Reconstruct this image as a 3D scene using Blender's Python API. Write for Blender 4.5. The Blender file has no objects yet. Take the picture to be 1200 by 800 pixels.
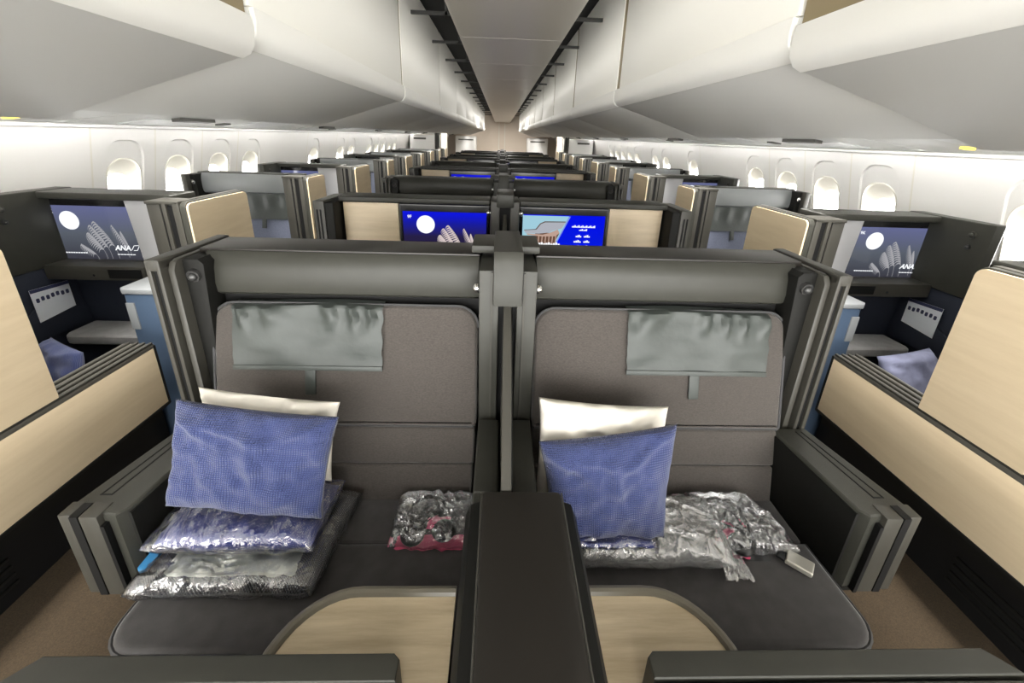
import bpy, bmesh, math, random
from mathutils import Vector, Matrix, noise
random.seed(7)
S = bpy.context.scene
COL = S.collection
PI = math.pi

# ------------------------------------------------------------------ camera
CAMLOC = Vector((-0.0308, 0.0, 1.62))
F_PX, CY, PITCH, YAW, ROLL = 481.5, 329.2, .3365, .0358, .0335
fw = Vector((math.sin(YAW)*math.cos(PITCH), math.cos(YAW)*math.cos(PITCH), -math.sin(PITCH)))
rt = Vector((math.cos(YAW), -math.sin(YAW), 0)); up = rt.cross(fw)
r2 = rt*math.cos(ROLL) + up*math.sin(ROLL); u2 = up*math.cos(ROLL) - rt*math.sin(ROLL)
cd = bpy.data.cameras.new('camera'); cam = bpy.data.objects.new('camera', cd); COL.objects.link(cam)
m3 = Matrix((r2, u2, -fw)).transposed()
cam.matrix_world = Matrix.Translation(CAMLOC) @ m3.to_4x4()
cd.sensor_width = 36; cd.sensor_fit = 'HORIZONTAL'; cd.lens = F_PX/1200*36
cd.shift_y = -(400-CY)/1200; cd.clip_start = .02; cd.clip_end = 100
S.camera = cam

# ------------------------------------------------------------------ world, lights, exposure
w = bpy.data.worlds.new('world'); S.world = w; w.use_nodes = True
w.node_tree.nodes['Background'].inputs[0].default_value = (1, .985, .95, 1)
w.node_tree.nodes['Background'].inputs[1].default_value = 6.3
S.view_settings.view_transform = 'Standard'; S.view_settings.look = 'None'
S.view_settings.gamma = 1; S.view_settings.use_curve_mapping = False
S.view_settings.exposure = 0.9
def area(name, loc, size, power, rot=(0, 0, 0), col=(1, .97, .92)):
    l = bpy.data.lights.new(name, 'AREA'); l.shape = 'RECTANGLE'; l.size, l.size_y = size; l.energy = power; l.color = col
    o = bpy.data.objects.new(name, l); COL.objects.link(o); o.location = loc; o.rotation_euler = rot
    return o
for s in (-1, 1):
    area('aisle_cove_light', (s*1.56, 8.2, 2.62), (.42, 20.5), 650)               # ceiling wash above the aisle
    area('sidewall_wash_light', (s*2.60, 9, 1.63), (.05, 20), 64, (0, s*math.radians(-12), 0), (1, .98, .96))

for s, x in ((-1, -.36), (1, .415)):                                          # added fill lights at the strip edges, aimed to brighten the bin faces
    area('added_bin_fill_light', (x, 11.5, 2.325), (.02, 20.5), 11, (0, math.radians(-75*s), 0))
for y, pw in ((14.5, 40), (19.6, 45)): area('added_far_fill_light', (.03, y, 2.285), (.5, .8), pw)  # added fill under the strip to brighten the bulkhead and far bins

# ------------------------------------------------------------------ materials
def mat(name, col, rough=.5, metal=0, var=0.0, vscale=20, bump=0, bscale=200, spec=.5, coat=0, sheen=0, stretch=None):
    m = bpy.data.materials.new(name); m.use_nodes = True; nt = m.node_tree; b = nt.nodes['Principled BSDF']
    b.inputs['Base Color'].default_value = (*col, 1); b.inputs['Roughness'].default_value = rough
    b.inputs['Metallic'].default_value = metal; b.inputs['Specular IOR Level'].default_value = spec
    b.inputs['Coat Weight'].default_value = coat; b.inputs['Coat Roughness'].default_value = .1
    if sheen: b.inputs['Sheen Weight'].default_value = sheen
    if var or bump:
        tc = nt.nodes.new('ShaderNodeTexCoord'); mp = nt.nodes.new('ShaderNodeMapping'); nt.links.new(tc.outputs['Object'], mp.inputs[0])
        if stretch: mp.inputs['Scale'].default_value = stretch
    if var:
        n = nt.nodes.new('ShaderNodeTexNoise'); n.inputs['Scale'].default_value = vscale; n.inputs['Detail'].default_value = 5
        r = nt.nodes.new('ShaderNodeValToRGB')
        r.color_ramp.elements[0].position = .3; r.color_ramp.elements[1].position = .7
        r.color_ramp.elements[0].color = (*[c*(1-var) for c in col], 1); r.color_ramp.elements[1].color = (*[min(1, c*(1+var)) for c in col], 1)
        nt.links.new(mp.outputs[0], n.inputs[0]); nt.links.new(n.outputs[0], r.inputs[0]); nt.links.new(r.outputs[0], b.inputs['Base Color'])
    if bump:
        n = nt.nodes.new('ShaderNodeTexNoise'); n.inputs['Scale'].default_value = bscale; n.inputs['Detail'].default_value = 3
        k = nt.nodes.new('ShaderNodeBump'); k.inputs['Strength'].default_value = bump; k.inputs['Distance'].default_value = .002
        nt.links.new(mp.outputs[0], n.inputs[0]); nt.links.new(n.outputs[0], k.inputs['Height']); nt.links.new(k.outputs[0], b.inputs['Normal'])
    return m
def wood(name, c0, c1, stretch):
    m = mat(name, c0, .42); nt = m.node_tree; b = nt.nodes['Principled BSDF']
    tc = nt.nodes.new('ShaderNodeTexCoord'); mp = nt.nodes.new('ShaderNodeMapping'); mp.inputs['Scale'].default_value = stretch
    nt.links.new(tc.outputs['Object'], mp.inputs[0])
    n = nt.nodes.new('ShaderNodeTexNoise'); n.inputs['Scale'].default_value = 6; n.inputs['Detail'].default_value = 8; n.inputs['Roughness'].default_value = .65
    r = nt.nodes.new('ShaderNodeValToRGB'); e = r.color_ramp.elements
    e[0].position = .32; e[1].position = .68; e[0].color = (*c1, 1); e[1].color = (*c0, 1)
    nt.links.new(mp.outputs[0], n.inputs[0]); nt.links.new(n.outputs[0], r.inputs[0]); nt.links.new(r.outputs[0], b.inputs['Base Color'])
    return m
def emis(name, col, st):
    m = bpy.data.materials.new(name); m.use_nodes = True; nt = m.node_tree; nt.nodes.remove(nt.nodes['Principled BSDF'])
    e = nt.nodes.new('ShaderNodeEmission'); e.inputs[0].default_value = (*col, 1); e.inputs[1].default_value = st
    nt.links.new(e.outputs[0], nt.nodes['Material Output'].inputs[0]); return m
def knit(name, c0, c1, scale, bump=.5, rough=.85, rot=0.0):
    m = mat(name, c0, rough, sheen=.25); nt = m.node_tree; b = nt.nodes['Principled BSDF']
    tc = nt.nodes.new('ShaderNodeTexCoord'); mp = nt.nodes.new('ShaderNodeMapping'); nt.links.new(tc.outputs['UV'], mp.inputs[0])
    mp.inputs['Rotation'].default_value = (0, 0, rot)
    wv = nt.nodes.new('ShaderNodeTexWave'); wv.inputs['Scale'].default_value = scale; wv.inputs['Distortion'].default_value = 0
    mx = nt.nodes.new('ShaderNodeTexWave'); mx.inputs['Scale'].default_value = scale*.8; mx.bands_direction = 'Y'
    mul = nt.nodes.new('ShaderNodeMath'); mul.operation = 'MULTIPLY'
    r = nt.nodes.new('ShaderNodeValToRGB'); r.color_ramp.elements[0].color = (*c1, 1); r.color_ramp.elements[1].color = (*c0, 1)
    r.color_ramp.elements[0].position = .05; r.color_ramp.elements[1].position = .6
    k = nt.nodes.new('ShaderNodeBump'); k.inputs['Strength'].default_value = bump; k.inputs['Distance'].default_value = .003
    L = nt.links.new
    L(mp.outputs[0], wv.inputs[0]); L(mp.outputs[0], mx.inputs[0]); L(wv.outputs['Fac'], mul.inputs[0]); L(mx.outputs['Fac'], mul.inputs[1])
    L(mul.outputs[0], r.inputs[0]); L(r.outputs[0], b.inputs['Base Color']); L(mul.outputs[0], k.inputs['Height']); L(k.outputs[0], b.inputs['Normal'])
    return m
def film(name, tint=(.97, .98, 1), haze=.05, gloss=.3):
    m = bpy.data.materials.new(name); m.use_nodes = True; nt = m.node_tree; nt.nodes.remove(nt.nodes['Principled BSDF'])
    L = nt.links.new
    tr = nt.nodes.new('ShaderNodeBsdfTransparent'); tr.inputs[0].default_value = (*tint, 1)
    gl = nt.nodes.new('ShaderNodeBsdfGlossy'); gl.inputs['Roughness'].default_value = .16; gl.inputs[0].default_value = (.95, .95, .95, 1)
    df = nt.nodes.new('ShaderNodeBsdfDiffuse'); df.inputs[0].default_value = (.8, .8, .8, 1)
    a = nt.nodes.new('ShaderNodeMixShader'); a.inputs[0].default_value = haze; c = nt.nodes.new('ShaderNodeMixShader')
    lw = nt.nodes.new('ShaderNodeLayerWeight'); lw.inputs['Blend'].default_value = gloss
    tc = nt.nodes.new('ShaderNodeTexCoord'); mp = nt.nodes.new('ShaderNodeMapping'); mp.inputs['Scale'].default_value = (1, .45, 1)
    n = nt.nodes.new('ShaderNodeTexNoise'); n.inputs['Scale'].default_value = 45; n.inputs['Detail'].default_value = 3; n.inputs['Distortion'].default_value = 1.0
    k = nt.nodes.new('ShaderNodeBump'); k.inputs['Strength'].default_value = 1; k.inputs['Distance'].default_value = .006
    L(tc.outputs['Object'], mp.inputs[0]); L(mp.outputs[0], n.inputs[0]); L(n.outputs[0], k.inputs['Height'])
    for x in (gl, df, lw): L(k.outputs[0], x.inputs['Normal'])
    L(tr.outputs[0], a.inputs[1]); L(df.outputs[0], a.inputs[2]); L(a.outputs[0], c.inputs[1]); L(gl.outputs[0], c.inputs[2])
    ad = nt.nodes.new('ShaderNodeMath'); ad.operation = 'ADD'; ad.use_clamp = True; ad.inputs[1].default_value = .16; L(lw.outputs['Fresnel'], ad.inputs[0]); L(ad.outputs[0], c.inputs[0]); L(c.outputs[0], nt.nodes['Material Output'].inputs[0]); return m

M = {}
M['shell'] = mat('shell_grey', (.035, .035, .029), .42, var=.05, bump=.15, bscale=900, spec=.32)
M['shell_dark'] = mat('shell_dark', (.0095, .0095, .0085), .55, spec=.15)
M['frame'] = mat('frame_grey', (.045, .043, .036), .42, spec=.35)
M['black'] = mat('black_plastic', (.006, .006, .006), .6, spec=.2)
M['gloss_top'] = mat('gloss_top', (.02, .0175, .015), .3, var=.1, vscale=3, spec=.35)
M['fabric'] = mat('seat_fabric', (.058, .050, .044), .9, var=.22, vscale=140, bump=.5, bscale=500, sheen=.2, stretch=(1, 1, 2.2))
M['cushion'] = mat('cushion_fabric', (.048, .045, .045), .9, var=.2, vscale=24, bump=.35, bscale=600, sheen=.3)
M['piping'] = mat('piping', (.05, .05, .052), .7)
M['apron'] = mat('apron', (.03, .03, .045), .7)
M['leather'] = mat('cover_leather', (.044, .051, .047), .4, spec=.35, var=.06, bump=.3, bscale=60)
M['fabric_w'] = mat('window_seat_fabric', (.13, .145, .20), .85, var=.12, vscale=120)
M['shell_w'] = mat('window_shell', (.22, .23, .235), .4)
M['wood'] = wood('oak_panel', (.72, .595, .41), (.64, .515, .34), (1, .35, 3.5))
M['wood_tv'] = wood('oak_tv', (.70, .58, .41), (.58, .47, .315), (.5, 1, 5))
M['wood_table'] = wood('oak_table', (.68, .57, .40), (.44, .345, .215), (.45, 5, 1))
M['trim'] = mat('table_trim', (.17, .155, .12), .35)
M['bin'] = mat('bin_grey_white', (.60, .60, .575), .5)
M['bin_door'] = mat('bin_door_cream', (.87, .86, .80), .42)
M['bin_lip'] = mat('bin_lip', (.86, .855, .81), .4)
M['tan'] = mat('tan_filler', (.27, .215, .12), .6)
M['strip'] = mat('ceiling_strip', (.50, .47, .42), .28)
M['dark'] = mat('void_dark', (.008, .008, .007), .8)
M['void_metal'] = mat('void_metal', (.03, .03, .027), .5)
M['bracket'] = mat('bracket', (.08, .078, .07), .5)
M['wall'] = mat('sidewall', (.86, .845, .82), .5)
M['reveal'] = mat('window_reveal', (.80, .775, .70), .5)
M['beige'] = mat('bulkhead', (.72, .62, .52), .6)
M['white'] = mat('white_panel', (.8, .79, .77), .5)
M['psu'] = mat('psu_panel', (.62, .63, .63), .4)
M['carpet'] = mat('carpet', (.042, .027, .012), .95, var=.35, vscale=260, bump=.6, bscale=700)
M['ledge'] = mat('ledge_metal', (.16, .152, .13), .35, metal=.4)
M['chrome'] = mat('chrome', (.75, .75, .75), .15, metal=1)
M['buckle'] = mat('buckle_metal', (.62, .6, .54), .35, metal=.5)
M['lamp'] = mat('lamp_body', (.05, .05, .05), .3, metal=.4)
M['greypanel'] = mat('pale_grey_panel', (.42, .42, .43), .4)
M['bluebox'] = mat('blue_console', (.055, .085, .135), .45)
M['pocket'] = mat('pocket_dark', (.02, .025, .04), .6)
M['ottoman'] = mat('ottoman', (.30, .295, .29), .8, var=.1)
M['bezel'] = mat('bezel', (.006, .006, .007), .18)
M['blue'] = knit('blue_pillowcase', (.04, .062, .19), (.02, .031, .11), 22, .8)
M['lavender'] = mat('lavender_case', (.17, .18, .27), .8, var=.25, vscale=14)
M['bluewrap'] = knit('blue_blanket', (.04, .07, .36), (.025, .04, .24), 40)
M['navy'] = knit('navy_blanket', (.035, .042, .065), (.012, .014, .022), 30, 1, rot=.78)
M['greyblanket'] = mat('grey_blanket', (.12, .12, .125), .85, var=.3, vscale=40)
M['cotton'] = mat('white_cotton', (.80, .76, .68), .85, bump=.3, bscale=40)
M['film'] = film('plastic_film'); M['film2'] = film('plastic_bag', haze=.30, gloss=.4); M['film3'] = film('thin_bag', haze=.06, gloss=.22)
M['label'] = mat('printed_label', (.66, .68, .60), .5, var=.12, vscale=60)
M['labelblue'] = mat('label_blue', (.06, .30, .62), .5)
M['pink'] = mat('pink_pouch', (.75, .10, .22), .55)
M['hp'] = mat('headphone_black', (.012, .012, .013), .35)
M['paper'] = mat('card_paper', (.72, .75, .80), .5)
M['ink'] = mat('card_ink', (.03, .035, .09), .6)
M['pane'] = emis('daylight_pane', (1, .99, .97), 9)
M['sign'] = emis('lit_sign', (1, .75, .08), 2.2); M['sign2'] = emis('lit_sign_red', (1, .35, .08), 2.2)
M['scr_white'] = emis('screen_white', (.95, .97, 1), .6)
M['scr_moon'] = emis('screen_moon', (.93, .96, 1), .62)
M['scr_plume'] = emis('screen_plume', (.85, .72, .70), .42)
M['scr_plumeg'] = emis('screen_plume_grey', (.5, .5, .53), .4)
M['scr_sky'] = emis('screen_sky', (.42, .72, .85), .45)
M['scr_roof'] = emis('screen_roof', (.50, .52, .58), .45)
M['scr_hall'] = emis('screen_hall', (.17, .09, .06), .45)
M['scr_eave'] = emis('screen_eave', (.62, .42, .34), .45)
M['scr_green'] = emis('screen_green', (.16, .24, .2), .45)
M['scr_line'] = emis('screen_line', (.25, .35, 1), .45)
def screen_mat(name, stops, st=1.0):
    m = emis(name, (0, 0, 1), st); nt = m.node_tree
    tc = nt.nodes.new('ShaderNodeTexCoord'); sx = nt.nodes.new('ShaderNodeSeparateXYZ'); r = nt.nodes.new('ShaderNodeValToRGB')
    nt.links.new(tc.outputs['Generated'], sx.inputs[0]); nt.links.new(sx.outputs['Z'], r.inputs[0])
    e = r.color_ramp.elements
    while len(e) < len(stops): e.new(.5)
    for i, (p, c) in enumerate(stops): e[i].position = p; e[i].color = (*c, 1)
    em = [n for n in nt.nodes if n.type == 'EMISSION'][0]; nt.links.new(r.outputs[0], em.inputs[0])
    # glossy front glass over the picture
    gl = nt.nodes.new('ShaderNodeBsdfGlossy'); gl.inputs['Roughness'].default_value = .08
    fr = nt.nodes.new('ShaderNodeFresnel'); mx = nt.nodes.new('ShaderNodeMixShader')
    nt.links.new(fr.outputs[0], mx.inputs[0]); nt.links.new(em.outputs[0], mx.inputs[1]); nt.links.new(gl.outputs[0], mx.inputs[2])
    nt.links.new(mx.outputs[0], nt.nodes['Material Output'].inputs[0])
    return m
M['scr_night'] = screen_mat('screen_night', [(0, (.012, .006, .02)), (.48, (.016, .012, .05)), (.75, (.008, .01, .26)), (1, (.003, .006, .62))], .7)
M['scr_blue'] = screen_mat('screen_blue', [(0, (.002, .012, .55)), (1, (.001, .004, .72))], .65)
M['scr_glare_grey'] = screen_mat('screen_glare_grey', [(0, (.03, .03, .04)), (.5, (.07, .08, .10)), (1, (.09, .10, .20))], .8)  # night picture greyed and lightened towards the white glare on these screens

# ------------------------------------------------------------------ mesh helpers
class MB:
    def __init__(s): s.bm = bmesh.new(); s.uv = s.bm.loops.layers.uv.new('UVMap')
    def _add(s, b2, mtx=None):
        if mtx is not None: bmesh.ops.transform(b2, matrix=mtx, verts=b2.verts)
        me = bpy.data.meshes.new('tmp'); b2.to_mesh(me); b2.free(); s.bm.from_mesh(me); bpy.data.meshes.remove(me)
        return s
    def box(s, x0, x1, y0, y1, z0, z1, bev=0, seg=2, mtx=None):
        x0, x1 = sorted((x0, x1)); y0, y1 = sorted((y0, y1)); z0, z1 = sorted((z0, z1))
        b = bmesh.new(); bmesh.ops.create_cube(b, size=1)
        for v in b.verts: v.co = Vector(((x0+x1)/2+v.co.x*(x1-x0), (y0+y1)/2+v.co.y*(y1-y0), (z0+z1)/2+v.co.z*(z1-z0)))
        if bev: bmesh.ops.bevel(b, geom=list(b.edges), offset=min(bev, .49*min(x1-x0, y1-y0, z1-z0)), segments=seg, profile=.6, affect='EDGES')
        return s._add(b, mtx)
    def prism(s, pts, axis, a, c, bev=0, seg=2, mtx=None):
        """closed 2D outline extruded along an axis; axis X -> pts (y,z), Y -> (x,z), Z -> (x,y)"""
        b = bmesh.new()
        f3 = {'X': lambda p, t: (t, p[0], p[1]), 'Y': lambda p, t: (p[0], t, p[1]), 'Z': lambda p, t: (p[0], p[1], t)}[axis]
        A = [b.verts.new(f3(p, a)) for p in pts]; B = [b.verts.new(f3(p, c)) for p in pts]
        n = len(pts); fa = b.faces.new(A); fb = b.faces.new(list(reversed(B)))
        for i in range(n): b.faces.new((A[i], B[i], B[(i+1) % n], A[(i+1) % n]))
        bmesh.ops.recalc_face_normals(b, faces=b.faces)
        if bev: bmesh.ops.bevel(b, geom=list(set(fa.edges) | set(fb.edges)), offset=bev, segments=seg, profile=.6, affect='EDGES')
        return s._add(b, mtx)
    def tube(s, path, r, n=8, closed=False, caps=True):
        b = bmesh.new(); P = [Vector(p) for p in path]; rings = []; L = len(P); prev = None
        for i, p in enumerate(P):
            if closed: t = (P[(i+1) % L]-P[i-1]).normalized()
            else: t = (P[min(i+1, L-1)]-P[max(i-1, 0)]).normalized()
            a = prev if prev else (Vector((0, 0, 1)) if abs(t.z) < .9 else Vector((1, 0, 0)))
            e1 = (a-t*a.dot(t)).normalized(); prev = e1; e2 = t.cross(e1)
            rr = r[i] if isinstance(r, (list, tuple)) else r
            rings.append([b.verts.new(p+(e1*math.cos(2*PI*k/n)+e2*math.sin(2*PI*k/n))*rr) for k in range(n)])
        for i in range(L if closed else L-1):
            A, B = rings[i], rings[(i+1) % L]
            for k in range(n): b.faces.new((A[k], A[(k+1) % n], B[(k+1) % n], B[k]))
        if caps and not closed: b.faces.new(list(reversed(rings[0]))); b.faces.new(rings[-1])
        bmesh.ops.recalc_face_normals(b, faces=b.faces)
        return s._add(b)
    def cyl(s, p0, p1, r0, r1=None, n=16): return s.tube([p0, p1], [r0, r0 if r1 is None else r1], n)
    def ball(s, c, r, sc=(1, 1, 1), n=12):
        b = bmesh.new(); bmesh.ops.create_uvsphere(b, u_segments=n, v_segments=max(6, n//2), radius=r)
        for v in b.verts: v.co = Vector((c[0]+v.co.x*sc[0], c[1]+v.co.y*sc[1], c[2]+v.co.z*sc[2]))
        return s._add(b)
    def grid(s, fn, nu, nv, closed_u=False, solid=0):
        b = s.bm; V = [[b.verts.new(fn(i/nu, j/nv)) for j in range(nv+1)] for i in range(nu if closed_u else nu+1)]
        for i in range(nu):
            for j in range(nv):
                i2 = (i+1) % len(V)
                f = b.faces.new((V[i][j], V[i2][j], V[i2][j+1], V[i][j+1]))
                for l, (a, c) in zip(f.loops, ((i, j), (i+1, j), (i+1, j+1), (i, j+1))): l[s.uv].uv = (a/nu, c/nv)
        return s
    def fan(s, pts):
        s.bm.faces.new([s.bm.verts.new(p) for p in pts]); return s
    def mirror(s, sg):
        if sg < 0:
            for v in s.bm.verts: v.co.x = -v.co.x
            bmesh.ops.reverse_faces(s.bm, faces=s.bm.faces)
        return s
def rrect(x0, x1, y0, y1, r, n=6):
    """rounded rectangle outline; r = (bl, br, tr, tl) or one radius"""
    if not isinstance(r, (list, tuple)): r = (r,)*4
    out = []
    for (cx, cy, a0, rr) in ((x0, y0, PI, r[0]), (x1, y0, 1.5*PI, r[1]), (x1, y1, 0, r[2]), (x0, y1, .5*PI, r[3])):
        if rr <= 1e-6: out.append((cx, cy)); continue
        px = cx + (rr if cx == x0 else -rr); py = cy + (rr if cy == y0 else -rr)
        for k in range(n+1):
            a = a0 + k/n*PI/2; out.append((px+rr*math.cos(a), py+rr*math.sin(a)))
    return out
def dense(pts, d=.04):
    out = []
    for a, b in zip(pts, pts[1:]+pts[:1]):
        n = max(1, int(math.hypot(b[0]-a[0], b[1]-a[1])/d))
        out += [(a[0]+(b[0]-a[0])*k/n, a[1]+(b[1]-a[1])*k/n) for k in range(n)]
    return out
ROOT = {}
def finish(name, mb, m, origin, smooth=35):
    me = bpy.data.meshes.new(name)
    for v in mb.bm.verts: v.co -= origin
    mb.bm.normal_update()
    for f in mb.bm.faces: f.smooth = smooth >= 0
    mb.bm.to_mesh(me); mb.bm.free()
    if smooth > 0: me.set_sharp_from_angle(angle=math.radians(smooth))
    me.materials.append(M[m] if isinstance(m, str) else m)
    o = bpy.data.objects.new(name, me); COL.objects.link(o); return o
def tag(o, label=None, cat=None, group=None, kind=None):
    if label: o['label'] = label
    if cat: o['category'] = cat
    if group: o['group'] = group
    if kind: o['kind'] = kind
    return o
def thing(name, label, cat, base, group=None):
    o = bpy.data.objects.new(name, None); COL.objects.link(o); o.location = base; o.empty_display_size = .05
    ROOT[o] = Vector(base); return tag(o, label, cat, group)
def part(name, mb, m, parent, label=None, smooth=35):
    o = finish(name, mb, m, ROOT[parent], smooth); o.parent = parent; ROOT[o] = ROOT[parent]
    if label: o['label'] = label
    return o
def single(name, mb, m, base, label=None, cat=None, group=None, kind=None, smooth=35):
    o = finish(name, mb, m, Vector(base), smooth); o.location = base; ROOT[o] = Vector(base)
    return tag(o, label, cat, group, kind)
def dup(root, off, label=None, group=None, skip=()):
    def rec(o, par):
        c = o.copy(); COL.objects.link(c); c.parent = par
        for ch in o.children:
            if ch.name.split('.')[0] not in skip: rec(ch, c)
        return c
    r = rec(root, None); r.location = Vector(root.location)+Vector(off)
    if label: r['label'] = label
    if group: r['group'] = group
    return r
def text_mb(txt, size, o, ex, ey, shear=0.0, bold=.0):
    cu = bpy.data.curves.new('txt', 'FONT'); cu.body = txt; cu.size = size; cu.shear = shear; cu.offset = bold; cu.resolution_u = 2
    ob = bpy.data.objects.new('txt', cu); me = bpy.data.meshes.new_from_object(ob)
    mb = MB(); mb.bm.from_mesh(me); bpy.data.objects.remove(ob); bpy.data.curves.remove(cu); bpy.data.meshes.remove(me)
    o, ex, ey = Vector(o), Vector(ex), Vector(ey)
    for v in mb.bm.verts: v.co = o+ex*v.co.x+ey*v.co.y
    return mb

YN, YF = -2.2, 22.0        # cabin built from behind the camera to the far bulkhead
ROWS = 5; P = 2.5          # centre rows repeat every 2.5 m
# ------------------------------------------------------------------ structure
single('floor', MB().box(-2.9, 2.9, YN, YF+.1, -.06, 0), 'carpet', (0, 0, -.06), kind='structure')
single('ceiling', MB().box(-2.9, 2.9, YN, YF+.1, 2.8, 2.86), 'dark', (0, 0, 2.8), kind='structure')
st = single('trim_1', MB().box(-.345, .40, YN, YF, 2.312, 2.33), 'bracket', (0, 0, 2.312), kind='structure')
yy = YN; i = 0
while yy < YF-.1:
    y1 = min(yy+1.12, YF)
    pnl = MB().prism([(-.352, 2.345), (-.352, 2.302), (-.33, 2.294), (.385, 2.294), (.407, 2.302), (.407, 2.345), (.397, 2.345), (.397, 2.312), (-.342, 2.312), (-.342, 2.345)], 'Y', yy+.006, y1-.006)
    part('ceiling_panel', pnl, 'strip', st); yy = y1
for k in range(19):
    y = .6+k*1.12
    for s in (-1, 1): part('bracket', MB().box(s*.40, s*.86, y, y+.03, 2.56, 2.585).box(s*.5, s*.52, y, y+.03, 2.56, 2.8), 'void_metal', st)

WPROF = [(0.0, 2.86), (.3, 2.87), (.6, 2.875), (.86, 2.872), (1.62, 2.69)]
def xw(z):
    for (z0, x0), (z1, x1) in zip(WPROF, WPROF[1:]):
        if z <= z1: return x0+(x1-x0)*(z-z0)/(z1-z0)
    return WPROF[-1][1]
def wall_side(s, wins, tagname):
    wl = MB()
    ztop = 1.605
    zs = [0, .3, .6, .86]
    def pt(y, z, d=0): return Vector((s*(xw(z)+d), y, z))
    def quad(y0, y1, z0, z1):
        wl.fan([pt(y0, z0), pt(y1, z0), pt(y1, z1), pt(y0, z1)])
    for a, b in zip(zs, zs[1:]): quad(YN, YF, a, b)
    holes = sorted(wins); segs = []; y = YN
    for c in holes: segs.append((y, c-.23)); y = c+.23
    segs.append((y, YF))
    zz = [.86, 1.0, 1.15, 1.3, 1.4, 1.5, ztop]
    for (a, b) in segs:
        for z0, z1 in zip(zz, zz[1:]): quad(a, b, z0, z1)
    N = 12
    def dfix0(pts):
        n = len(pts)//4; out = []
        for q in range(4):
            out += pts[q*n:(q+1)*n]; a, b = pts[(q+1)*n-1], pts[((q+1)*n) % len(pts)]
            out += [(a[0]+(b[0]-a[0])*k/6, a[1]+(b[1]-a[1])*k/6) for k in range(1, 6)]
        return out
    for c in holes:     # panel with a rounded opening
        inner = dfix0(rrect(c-.165, c+.165, .93, 1.515, .13, N))
        pts = []
        cx, cz = c, 1.22
        for (py, pz) in inner:
            dy, dz = py-cx, pz-cz
            t = min((.23/abs(dy)) if abs(dy) > 1e-6 else 9, ((ztop-cz)/dz if dz > 0 else (.86-cz)/dz) if abs(dz) > 1e-6 else 9)
            pts.append((cx+dy*t, cz+dz*t))
        vi = [wl.bm.verts.new(pt(*p)) for p in inner]; vo = [wl.bm.verts.new(pt(*p)) for p in pts]
        n = len(vi)
        for k in range(n):
            try: wl.bm.faces.new((vo[k], vo[(k+1) % n], vi[(k+1) % n], vi[k]))
            except ValueError: pass
        for cc in ((c-.23, .86), (c+.23, .86), (c-.23, ztop), (c+.23, ztop)):   # fill the panel corners
            near = sorted(range(n), key=lambda k: (pts[k][0]-cc[0])**2+(pts[k][1]-cc[1])**2)[:1][0]
            for k in (near, (near-1) % n):
                a, b = pts[k], pts[(k+1) % n]
                if min(abs(a[0]-cc[0]), 1) < 1e-4 and abs(b[1]-cc[1]) < 1e-4 or abs(a[1]-cc[1]) < 1e-4 and abs(b[0]-cc[0]) < 1e-4:
                    wl.fan([pt(*a), pt(*cc), pt(*b)])
    bmesh.ops.remove_doubles(wl.bm, verts=wl.bm.verts, dist=1e-4)
    bmesh.ops.recalc_face_normals(wl.bm, faces=wl.bm.faces)
    W = single('wall_'+tagname, wl, 'wall', (s*2.85, 0, 0), kind='structure', smooth=-1)
    yy = -1.9 if s > 0 else -1.9
    for y in [c-.2665 for c in holes if (c+.2665) not in ()] + [holes[0]-1.9, holes[-1]+.2665]:
        if y < YF: part('panel_seam', MB().grid(lambda u, v: pt(y-.006+.012*u, .5+v*(ztop-.5), -.004), 1, 8), 'reveal', W)
    # bright edge trim where the wall meets the bin underside
    part('wall_rail', MB().tube([(s*(xw(1.6)-.01), YN, 1.603), (s*(xw(1.6)-.01), YF, 1.603)], .012, 8), 'white', W)
    def dfix(pts):      # same count of points on every loop
        n = len(pts)//4; out = []
        for q in range(4):
            out += pts[q*n:(q+1)*n]; a, b = pts[(q+1)*n-1], pts[((q+1)*n) % len(pts)]
            out += [(a[0]+(b[0]-a[0])*k/6, a[1]+(b[1]-a[1])*k/6) for k in range(1, 6)]
        return out
    for k, c in enumerate(holes):
        def ring(mb, la, lb):
            A = [mb.bm.verts.new(pt(p[0], p[1], p[2])) for p in la]; B = [mb.bm.verts.new(pt(p[0], p[1], p[2])) for p in lb]
            n = len(A)
            for q in range(n): mb.bm.faces.new((A[q], A[(q+1) % n], B[(q+1) % n], B[q]))
        L0 = [(p[0], p[1], 0) for p in dfix(rrect(c-.165, c+.165, .93, 1.515, .13, N))]
        L1 = [(p[0], p[1], .012) for p in dfix(rrect(c-.158, c+.158, .937, 1.508, .125, N))]
        L2 = [(p[0], p[1], .016) for p in dfix(rrect(c-.145, c+.145, .95, 1.385, (.1, .1, .125, .125), N))]
        L3 = [(p[0], p[1], .028) for p in dfix(rrect(c-.138, c+.138, .957, 1.376, (.1, .1, .12, .12), N))]
        L4 = [(p[0], p[1], .075) for p in dfix(rrect(c-.115, c+.115, .98, 1.275, .105, N))]
        W0 = MB(); ring(W0, L0, L1); ring(W0, L1, L2)
        wn = single('window_%d' % (k+1 if s < 0 else k+51), W0, 'wall', (s*2.85, c, 1.2), kind='structure')
        mb = MB(); mb.tube([pt(p[0], p[1], p[2]-.004) for p in L2], .005, 6, True); part('window_frame', mb, 'reveal', wn)
        mb = MB(); ring(mb, L2, L3); ring(mb, L3, L4); part('window_reveal', mb, 'reveal', wn)
        mb = MB(); mb.fan([pt(p[0], p[1], p[2]) for p in L4]); part('pane', mb, 'pane', wn, 'overexposed daylight pane')
    return W
KS = (0, 1, 2, 3, 6, 8, 9, 11, 12, 13, 14, 15)
wall_side(-1, [3.17+.533*k for k in KS], 'left')
wall_side(1, [2.05]+[3.02+.52*k for k in KS], 'right')

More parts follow.
